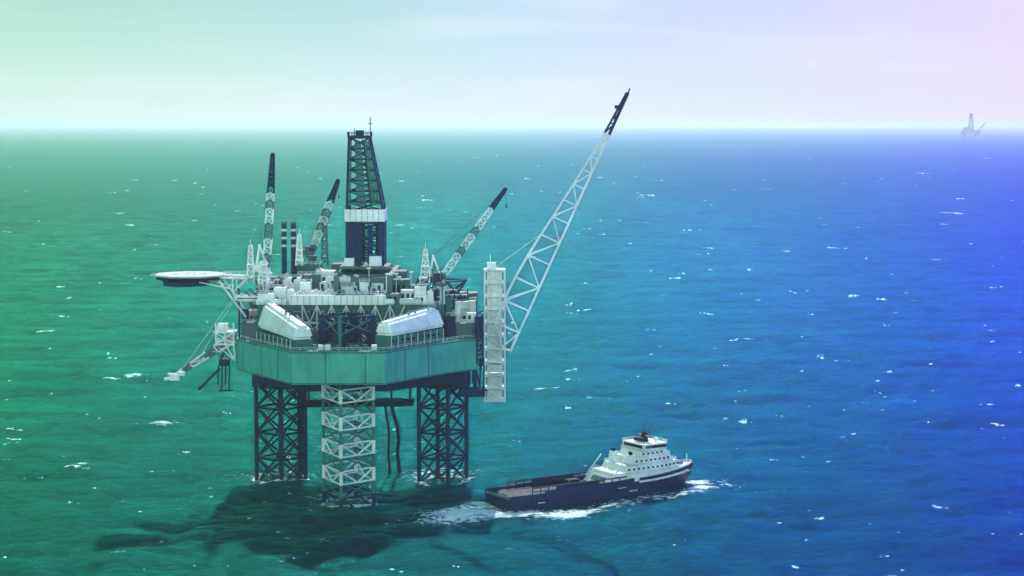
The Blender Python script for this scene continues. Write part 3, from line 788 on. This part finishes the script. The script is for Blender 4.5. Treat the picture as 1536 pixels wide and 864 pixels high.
# --- burner boom lowered on the left side, anchor racks, ladders, risers
def build_side_gear():
    A, T = W(350, 512, 604), W(262, 566, 590)
    d = (T-A).normalized(); mb = MB(); n = 11
    s1 = d.cross(V((0,0,1))).normalized(); s2 = s1.cross(d)
    def P(t, k): o = 2.7*(1-.72*t); b = A.lerp(T, t); return b+(s1*o*.6, -s1*o*.6, s2*o)[k]
    for i in range(n):
        a, b = i/n, (i+1)/n
        for k in range(3):
            j = (k+1) % 3; mb.tube(P(a, k), P(b, k), .2, n=5); mb.tube(P(a, k), P(b, j), .14, n=4); mb.tube(P(b, k), P(b, j), .14, n=4)
    bb = mb.build('burner_boom', M['mid'], rig)
    for a, b in ((.0, .3), (.45, .72), (.86, 1.0)):
        mb = MB()
        for k in range(3):
            j = (k+1) % 3; mb.tube(P(a, k), P(b, k), .38, n=5); mb.tube(P(a, k), P(b, j), .22, n=4); mb.tube(P(b, k), P(b, j), .25, n=4)
        mb.build('boom_section', M['white'], bb)
    mb = MB(); mb.box(T, (3.0, 1.6, 1.8)); mb.box(T+V((2.2,0,1.2)), (2.0,1.4,1.3)); mb.tube(T, T+V((-3.2,-.5,-.6)), .5); mb.tube(T+V((.6,0,.9)), T+V((-2.0,-.5,1.1)), .4); mb.build('burner_head', M['white'], bb)
    mb = MB(); mb.tube(A.lerp(T, .6)+V((0,0,1)), V((-86, 606, 66)), .09, n=4); mb.tube(A.lerp(T, .95), V((-86, 606, 66)), .09, n=4); mb.build('stay', M['cream'], bb)
    mb = MB(); x0, x1 = -94.5, -88.2
    for z in (47.2, 51.0):
        mb.box(((x0+x1)/2+.1, 604, z), (x1-x0-.3, 7, .5)); mb.rail([(x1-.4, 600.6, z+.25), (x0+.2, 600.6, z+.25), (x0+.2, 607.3, z+.25)], r=.1, step=1.5)
    for x in (x0+.3, x0+3.2, x1-.3):
        mb.tube((x, 600.6, 47.2), (x, 600.6, 54.0), .25); mb.tube((x, 600.6, 47.2), (x1, 600.6, 42.0), .25)
    mb.tube((x0, 600.6, 47.2), (x1, 600.6, 51), .2); mb.tube((x0, 600.6, 51), (x1, 600.6, 47.2), .2)
    sp = mb.build('side_platform', M['white'], rig)
    MB().box((x0+2.2, 603.5, 52.45), (3.0, 3.2, 2.3)).build('control_cabin', M['white'], sp, bevel=.1)
    MB().box((x0+4.9, 604, 48.6), (2.2, 3, 2.2)).build('winch', M['cream'], sp, bevel=.1)
    for side, px, Y in ((-1, 337, 606), (1, 719, 604)):
        p = W(px, 548, Y); mb = MB()
        mb.box((p.x, Y, p.z+1), (3.2, 2.4, 2.2)); mb.tube((p.x-1.2, Y, p.z+2), (p.x+1.4, Y, p.z+8), .3)
        for k in range(4): mb.tube((p.x-2+k*1.2, Y, p.z), (p.x-2.2+k*1.2, Y-.5, p.z-6-2*(k % 2)), .22)
        mb.tube((p.x-1.5, Y, p.z-1), (p.x-1.5+(0 if side > 0 else -6.5), Y-3, p.z-7.5), .42)
        mb.tube((p.x-2, Y-.2, p.z-8), (p.x+2.6, Y-.2, p.z-8), .3)
        mb.build('anchor_rack', M['dark'], rig)
    mb = MB(); p = W(720, 470, 604)
    for xx in (-.9, .9): mb.tube((p.x+xx, 601.2, 41), (p.x+xx, 601.2, p.z), .32)
    for k in range(12): mb.tube((p.x-.9, 601.2, 40.5+k*1.5), (p.x+.9, 601.2, 41.3+k*1.5), .2)
    mb.box((p.x-.4, 601.9, 52.6), (2.6, 1.6, 6.9)); mb.build('ladder_tower', M['dark'], rig)
    mb = MB(); b = W(708, 588, 612); mb.box((b.x, 612, b.z), (8.5, 5, 2.6)); mb.tube((b.x-3, 612, b.z), (b.x-5, 612, ZB), .3); mb.tube((b.x+3, 612, b.z), (b.x+1, 612, ZB), .3); mb.build('access_platform', M['dark'], rig)
    # frame and risers below the hull
    mb = MB(); f0, f1 = W(455, 607, 628), W(620, 605, 628)
    mb.tube(f0, f1, .9, n=8); mb.tube(f0+V((0,6,0)), f1+V((0,6,0)), .7, n=8); mb.box(f0.lerp(f1, .78)+V((0,3,0)), (9, 7, 2.0))
    for t in (.05, .3, .55, .8, .97): p = f0.lerp(f1, t); mb.tube(p, V((p.x, p.y, 35)), .35)
    tb = mb.build('texas_deck', M['dark'], rig)
    pts = [W(x, y, 630) for x, y in ((587,606),(590,620),(596,640),(598,660),(596,680),(599,705),(600,722))]
    mb = MB()
    for a, b in zip(pts, pts[1:]): mb.tube(a, b, .62, n=7)
    q2 = [V((p.x*.55+pts[0].x*.45-2.2, p.y+1, p.z)) for p in pts]
    for a, b in zip(q2, q2[1:]): mb.tube(a, b, .4, n=7)
    mb.build('riser_hose', M['hose'], rig)
    mb = MB()
    for px in (449, 456): p = W(px, 607, 632); mb.tube((p.x, 632, 34), (p.x, 632, -10), .75, n=8)
    mb.build('conductor_pipe', M['dark'], rig)
build_side_gear()

# ------------------------------------------------------------------ loose things carried by the rig
def lifeboat(p, rz, label):
    t = empty('lifeboat', p, rz); tag(t, label, 'lifeboat')
    mb = MB(); n = 10; prev = None
    bm = mb.bm
    rings = []
    for i in range(n+1):
        s = -1+2*i/n; w = 1.5*max(.12, (1-abs(s)**2.6)); h = 1.15*max(.2, 1-.45*abs(s)**3)
        rings.append([bm.verts.new((s*4.2, w*math.cos(a), .3*abs(s)**2+h*math.sin(a)*(1 if math.sin(a) < 0 else 1.1))) for a in [2*math.pi*k/12 for k in range(12)]])
    for a, b in zip(rings, rings[1:]):
        for k in range(12): bm.faces.new((a[k], a[(k+1) % 12], b[(k+1) % 12], b[k]))
    bm.faces.new(rings[0]); bm.faces.new(rings[-1][::-1])
    mb.build('hull', M['white'], t, smooth=True)
    MB().box((-1.6, 0, 1.35), (1.5, 1.5, .9)).build('canopy_hatch', M['cream'], t, bevel=.12)
    mb = MB(); mb.box((0, -1.5, .25), (6.4, .12, .3)); mb.box((0, 1.5, .25), (6.4, .12, .3)); mb.build('fender', M['dark'], t)
    return t
q = W(371, 448, 598); lifeboat(q, R(6), 'white enclosed lifeboat hanging at the left edge of the oil rig')
mb = MB(); mb.tube((q.x-3, 600.5, ZT), (q.x-3, 600.5, q.z+3), .3); mb.tube((q.x+3, 600.5, ZT), (q.x+3, 600.5, q.z+3), .3)
for xx in (-3, 3): mb.tube((q.x+xx, 600.5, q.z+3), (q.x+xx, 597.6, q.z+3), .25); mb.tube((q.x+xx, 598, q.z+3), (q.x+xx*.9, 598, q.z+.9), .08, n=4)
mb.build('davit', M['dark'], rig)
def container(p, rz, m, label, L=6.0):
    t = empty('cargo_container', p, rz); tag(t, label, 'container')
    mb = MB(); mb.box((0, 0, 1.3), (L, 2.4, 2.5)); 
    b = mb.build('body', M[m], t, bevel=.06)
    mb = MB()
    for k in range(int(L/.5)): mb.box((-L/2+.25+k*.5, -1.24, 1.3), (.18, .1, 2.2))
    mb.build('corrugation', M[m], b)
    mb = MB()
    for sx in (-1, 1):
        for sy in (-1, 1): mb.box((sx*(L/2-.02), sy*1.2, 1.3), (.22, .22, 2.66))
    mb.build('corner_post', M['mid'], t)
container((-29.0, 600.0, 60.13+3.01), R(0), 'white', 'white container on the rig deck in front of the right crane', 4)
container((-16.0, 614.0, ZT+8.14), R(0), 'white', 'pale container on top of the module at the right end of the rig', 5)

# ------------------------------------------------------------------ supply vessel
ship = empty('supply_vessel', SHIP_O, SHIP_A)
tag(ship, 'dark hulled offshore supply vessel with white superstructure moving away from the rig', 'ship')
def build_ship():
    # stations: s, half breadth deck, half breadth waterline, deck height, keel depth
    st = [(0,7.6,7.2,3.4,-1),(4,8,7.8,3.4,-3),(12,8,8,3.3,-4.5),(30,8,8,3.4,-5),(44,8,8,3.7,-5),(47,8,8,4.2,-5),(54,7.9,7.6,4.35,-5),(60,7.3,6.2,4.6,-5),(66,5.9,3.8,4.95,-5),(70.5,4.0,1.6,5.25,-4.5),(74,1.7,.35,5.55,-3),(75.6,.35,.1,5.7,-1)]
    bm = bmesh.new(); rings = []
    for s, bd, bw, zd, zk in st:
        sh = max(0, (s-60)/15.6)**2*3.2
        ring = [(s, -bd, zd), (s-sh*.35, -(bw*.55+bd*.45), zd*.45), (s-sh, -bw, 0), (s-sh, -bw*.9, zk*.6), (s-sh*1.1, 0, zk), (s-sh, bw*.9, zk*.6), (s-sh, bw, 0), (s-sh*.35, bw*.55+bd*.45, zd*.45), (s, bd, zd)]
        rings.append([bm.verts.new(p) for p in ring])
    for a, b in zip(rings, rings[1:]):
        for k in range(8): bm.faces.new((a[k], a[k+1], b[k+1], b[k]))
        bm.faces.new((a[8], a[0], b[0], b[8]))
    bm.faces.new(rings[0]); bm.faces.new(rings[-1][::-1])
    mb = MB(); mb.bm.free(); mb.bm = bm; hull = mb.build('hull', M['shiphull'], ship)
    def side(s, e=0, dz=0):
        for a, b in zip(st, st[1:]):
            if a[0] <= s <= b[0]:
                t = (s-a[0])/(b[0]-a[0]); return a[1]+(b[1]-a[1])*t+e, a[3]+(b[3]-a[3])*t+dz
    # bulwark and rails along the working deck
    mb = MB()
    for sg in (-1, 1):
        pts = [0, 4, 12, 20, 30, 38, 46]
        for a, b in zip(pts, pts[1:]):
            wa, za = side(a); wb, zb = side(b)
            lo = [V((a, sg*wa, za)), V((b, sg*wb, zb)), V((b, sg*(wb-.25), zb)), V((a, sg*(wa-.25), za))]
            mb.hexa([p+V((0,0,.0)) for p in lo], [p+V((0,0,1.5 if b > 15 else 1.0)) for p in lo])
        for k in range(12): mb.tube((8+k*3, sg*6.9, 3.35), (8+k*3, sg*6.9, 6.0), .16)
        mb.tube((8, sg*6.9, 6.0), (44, sg*6.9, 6.0), .22); mb.tube((8, sg*6.9, 4.8), (44, sg*6.9, 4.8), .16)
        mb.box((25, sg*7.0, 5.0), (16, .5, 1.6))
    mb.build('cargo_rail', M['shiphull'], hull)
    MB().prism([(.3,-7),(44,-7),(44,7),(.3,7)], 3.42, 3.46+.1).build('cargo_deck', M['deck'], ship)
    mb = MB(); mb.tube((-.05,-6.5,3.6), (-.05,6.5,3.6), .5, n=10); mb.build('stern_roller', M['mid'], ship)
    # strake of white paint along the bow flare and dark bulwark above
    ss = [48, 51, 54, 57, 60, 63, 66, 68.5, 70.5]
    for sg in (-1, 1):
        mb = MB()
        for a, b in zip(ss, ss[1:]):
            wa, za = side(a); wb, zb = side(b)
            A, B = V((a, sg*(wa+.02), za-.15)), V((b, sg*(wb+.02), zb-.15)); mb.tube(A, B, .36, n=6)
        mb.build('rubbing_strake', M['white'], hull)
    mb = MB(); ss = [48, 51, 54, 57, 60, 63, 66, 68.5, 70.5, 72.5, 74, 75.5]
    for sg in (-1, 1):
        for a, b in zip(ss, ss[1:]):
            wa, za = side(a); wb, zb = side(b); ha = 1.15+.35*(a-48)/27; hb = 1.15+.35*(b-48)/27
            lo = [V((a, sg*wa, za+.1)), V((b, sg*wb, zb+.1)), V((b, sg*max(.02, wb-.3), zb+.1)), V((a, sg*max(.02, wa-.3), za+.1))]
            hi = [V((a+.15, sg*(wa+.25), za+ha)), V((b+.15, sg*(wb+.25), zb+hb)), V((b+.15, sg*max(.03, wb-.05), zb+hb)), V((a+.15, sg*max(.03, wa-.05), za+ha))]
            mb.hexa(lo, hi)
    mb.build('bulwark', M['shiphull'], hull)
    mb = MB()
    for k in range(9): mb.box((2.5+k*4.6, -8.08, 2.6), (.35, .25, 1.4))
    mb.tube((1, -8.1, 2.0), (46, -8.2, 2.1), .22); mb.build('fender', M['dark'], hull)
    mb = MB(); mb.box((10.5, -8.16, 1.5), (2.6, .06, .32)); mb.box((45.5, -8.2, 1.6), (3.4, .06, .34)); mb.box((41, -8.2, 2.9), (3.2, .06, .22)); mb.each('hull_marking', M['cream'], hull)
    # forecastle: white whaleback following the bow
    def deckpoly(s0, s1, ins, n=9):
        a = []
        for i in range(n+1):
            s = s0+(s1-s0)*i/n; w, _ = side(min(s, 75.4)); a.append((s, max(.25, w-ins)))
        return [(s, -w) for s, w in a]+[(s, w) for s, w in a[::-1]]
    def tier(name, s0, s1, ins, z0, z1, tap_f=.8, tap_a=.3, m='white', par=ship, win=True, n=9, bevel=.12):
        p0 = deckpoly(s0, s1, ins, n); mid = (s0+s1)/2
        lo = [V((s, w, z0)) for s, w in p0]
        hi = [V((s-(tap_f if s > mid else -tap_a)*(abs(s-mid)/(s1-mid)), w*.97, z1)) for s, w in p0]
        o = MB().hexa(lo, hi).build(name, M[m], par)
        if win:
            mb = MB(); k = 0; s = s0+1.4
            while s < s1-1.5:
                w, _ = side(s); mb.box((s, -(w-ins)*.985-.03, z0+(z1-z0)*.56), (.75, .12, .75)); mb.box((s, (w-ins)*.985+.03, z0+(z1-z0)*.56), (.75, .12, .75)); s += 1.9
            mb.each('window', M['glass'], o)
        mb = MB(); q = [V((s-(tap_f if s > mid else -tap_a)*(abs(s-mid)/(s1-mid)), w*.96, z1)) for s, w in p0]
        mb.rail(q, closed=True, r=.07, step=1.6, h=1.0); mb.build('railing', M['white'], o)
        return o
    tier('forecastle', 45.0, 75.2, .35, 5.3, 8.4, .2, .3, win=False)
    tier('accommodation_deck', 43.5, 67.5, 1.2, 8.42, 11.4, 1.6, 1.2)
    tier('accommodation_deck', 47.0, 64.3, 2.0, 11.42, 14.2, 1.4, 1.0)
    tier('accommodation_deck', 50.0, 62.0, 2.4, 14.22, 16.6, .8, .6)
    wh = tier('wheelhouse', 51.5, 60.8, 2.0, 16.62, 19.4, -.5, -.2, win=False)
    mb = MB()
    for k in range(10):
        mb.box((52.4+k*.86, -(side(56)[0]-2.0)-.06, 18.3), (.66, .2, 1.15)); mb.box((52.4+k*.86, (side(56)[0]-2.0)+.06, 18.3), (.66, .2, 1.15))
    for k in range(7): mb.box((61.05, -4.2+k*1.4, 18.3), (.2, 1.1, 1.15)); mb.box((51.3, -4.2+k*1.4, 18.3), (.2, 1.1, 1.15))
    mb.each('window', M['glass'], wh)
    # sloping aft casing with two funnels
    o = MB().hexa([V((36.5,-6.9,3.55)), V((45.2,-6.9,3.55)), V((45.2,6.9,3.55)), V((36.5,6.9,3.55))], [V((40.0,-6.6,7.2)), V((45.2,-6.6,7.2)), V((45.2,6.6,7.2)), V((40.0,6.6,7.2))]).build('aft_casing', M['white'], ship, bevel=.15)
    mb = MB(); mb.rail([(40.2,-6.4,7.2),(40.2,6.4,7.2)], r=.08); mb.rail([(40.2,-6.4,7.2),(45,-6.4,7.2)], r=.08)
    mb.tube((37.5,-6.8,5), (43.5,-6.6,11.4), .2); mb.tube((37.5,6.8,5), (43.5,6.6,11.4), .2); mb.build('railing', M['white'], o)
    MB().box((36.4+1.2, 0, 5.0), (.15, 7, 1.6), ry=R(44)).build('shutter', M['mid'], o)
    for y in (-4.6, 4.6):
        f = MB().hexa([V((45.2,y-1.2,8)), V((48.2,y-1.2,8)), V((48.2,y+1.2,8)), V((45.2,y+1.2,8))], [V((45.9,y-.9,15.6)), V((48,y-.9,15.6)), V((48,y+.9,15.6)), V((45.9,y+.9,15.6))]).build('funnel', M['white'], ship, bevel=.1)
        mb = MB(); mb.tube((46.7,y,15.6), (46.5,y,17.2), .4, n=10); mb.tube((47.4,y,15.6), (47.3,y,16.9), .3, n=10); mb.build('exhaust', M['black'], f)
    # mast on the wheelhouse roof
    mb = MB(); mb.hexa([V((54.6,-.8,19.4)), V((57,-.8,19.4)), V((57,.8,19.4)), V((54.6,.8,19.4))], [V((55.2,-.4,23.6)), V((56.2,-.4,23.6)), V((56.2,.4,23.6)), V((55.2,.4,23.6))])
    mb.box((55.6, 0, 21.9), (1.6, 6.4, .35)); mb.tube((55.7,0,23.6), (55.7,0,26.2), .14); mb.tube((55.7,-2.8,22), (55.7,-2.8,24.6), .1); mb.tube((55.7,2.8,22), (55.7,2.8,24), .1)
    ms = mb.build('mast', M['black'], ship)
    mb = MB(); mb.box((56.9, 0, 22.6), (.35, 3.4, .4)); mb.box((53.4, -1.5, 21.2), (.4, 3.0, .4)); mb.box((54.2,0,20.6), (2.6, 3.6, 1.5)); mb.each('radar', M['dark'], ms)
    MB().ball((58.6, -2.6, 20.5), .85).build('satellite_dome', M['white'], ship, smooth=True)
    mb = MB(); mb.ball((50.2,-5.0,12.5), .01)
    # rescue boat, crane and deck cargo
    c = MB().tube((49, -6.2, 8.4), (49, -6.2, 11), .35, n=8).tube((49, -6.2, 11), (43, -6.6, 13.2), .28, n=6).build('deck_crane', M['cream'], ship)
    mb = MB(); mb.tube((43, -6.6, 13.2), (43, -6.6, 11.4), .06, n=4); mb.build('hook', M['dark'], c)
    for k in range(2):
        mb = MB(); mb.tube((70.2, -1.2+2.4*k, 8.4), (70.2, -1.2+2.4*k, 9.4), .5, n=10); mb.box((68.8, -1.2+2.4*k, 9.0), (1.6, 1.2, 1.1)); mb.build('windlass', M['mid'], ship)
    MB().tube((73.2, 0, 8.4), (73.2, 0, 12.2), .13).build('jackstaff', M['white'], ship)
build_ship()
# the upperworks are low and squat
for ch in ship.children:
    if ch.name.split('.')[0] not in ('hull', 'cargo_deck', 'stern_roller', 'aft_casing'):
        ch.scale = (1, 1, .78); ch.location = (0, 0, 4.25-5.3*.78)
def cargo(name, s, w, z, size, m, label, cat):
    p = SHIP_O+V((s*math.cos(SHIP_A)-w*math.sin(SHIP_A), s*math.sin(SHIP_A)+w*math.cos(SHIP_A), z))
    t = empty(name, p, SHIP_A); tag(t, label, cat)
    b = MB().box((0,0,size[2]/2), size).build('body', M[m], t, bevel=.08)
    mb = MB(); mb.box((0,0,size[2]+.08), (size[0]*.8, .3, .16)); mb.box((0,0,size[2]+.08), (.3, size[1]*.8, .16))
    for sx in (-1, 1):
        for sy in (-1, 1): mb.box((sx*size[0]/2, sy*size[1]/2, size[2]/2), (.24, .24, size[2]+.1))
    mb.build('lifting_frame', M['mid'], t)
cargo('cargo_container', 26.5, -1.5, 3.56, (4, 2.4, 2.6), 'deck', 'dark container on the working deck of the supply vessel', 'container')

# ------------------------------------------------------------------ far rig on the horizon
def build_far():
    Y = 15000; p = W(1456, 214, Y); x = p.x
    far = empty('distant_platform', (x, Y, 0), world_built=True); far.scale = (1.35, 1.35, 1.35); tag(far, 'faint far off oil platform on the hazy horizon at the right', 'oil platform')
    MB().box((x, Y, 42), (95, 60, 20)).box((x-20, Y, 60), (40, 40, 16)).build('deck', M['far'], far, bevel=1)
    mb = MB()
    for sx in (-36, 36):
        for sy in (-20, 20): mb.tube((x+sx, Y+sy, -10), (x+sx, Y+sy, 34), 6, n=8)
    mb.tube((x-36, Y-20, 0), (x+36, Y-20, 34), 2.4); mb.tube((x+36, Y-20, 0), (x-36, Y-20, 34), 2.4); mb.build('leg', M['far'], far)
    mb = MB()
    A = [V((x+sx*13, Y+sy*13, 52)) for sx, sy in ((-1,-1),(1,-1),(1,1),(-1,1))]; B = [V((x+sx*4, Y+sy*4, 150)) for sx, sy in ((-1,-1),(1,-1),(1,1),(-1,1))]
    for k in range(4):
        mb.tube(A[k], B[k], 2.2)
        for i in range(6):
            a, b = A[k].lerp(B[k], i/6), A[(k+1) % 4].lerp(B[(k+1) % 4], (i+1)/6); mb.tube(a, b, 1.6)
    mb.build('derrick', M['far'], far)
    MB().tube((x+44, Y, 52), (x+86, Y, 96), 3).build('flare_boom', M['far'], far)
build_far()
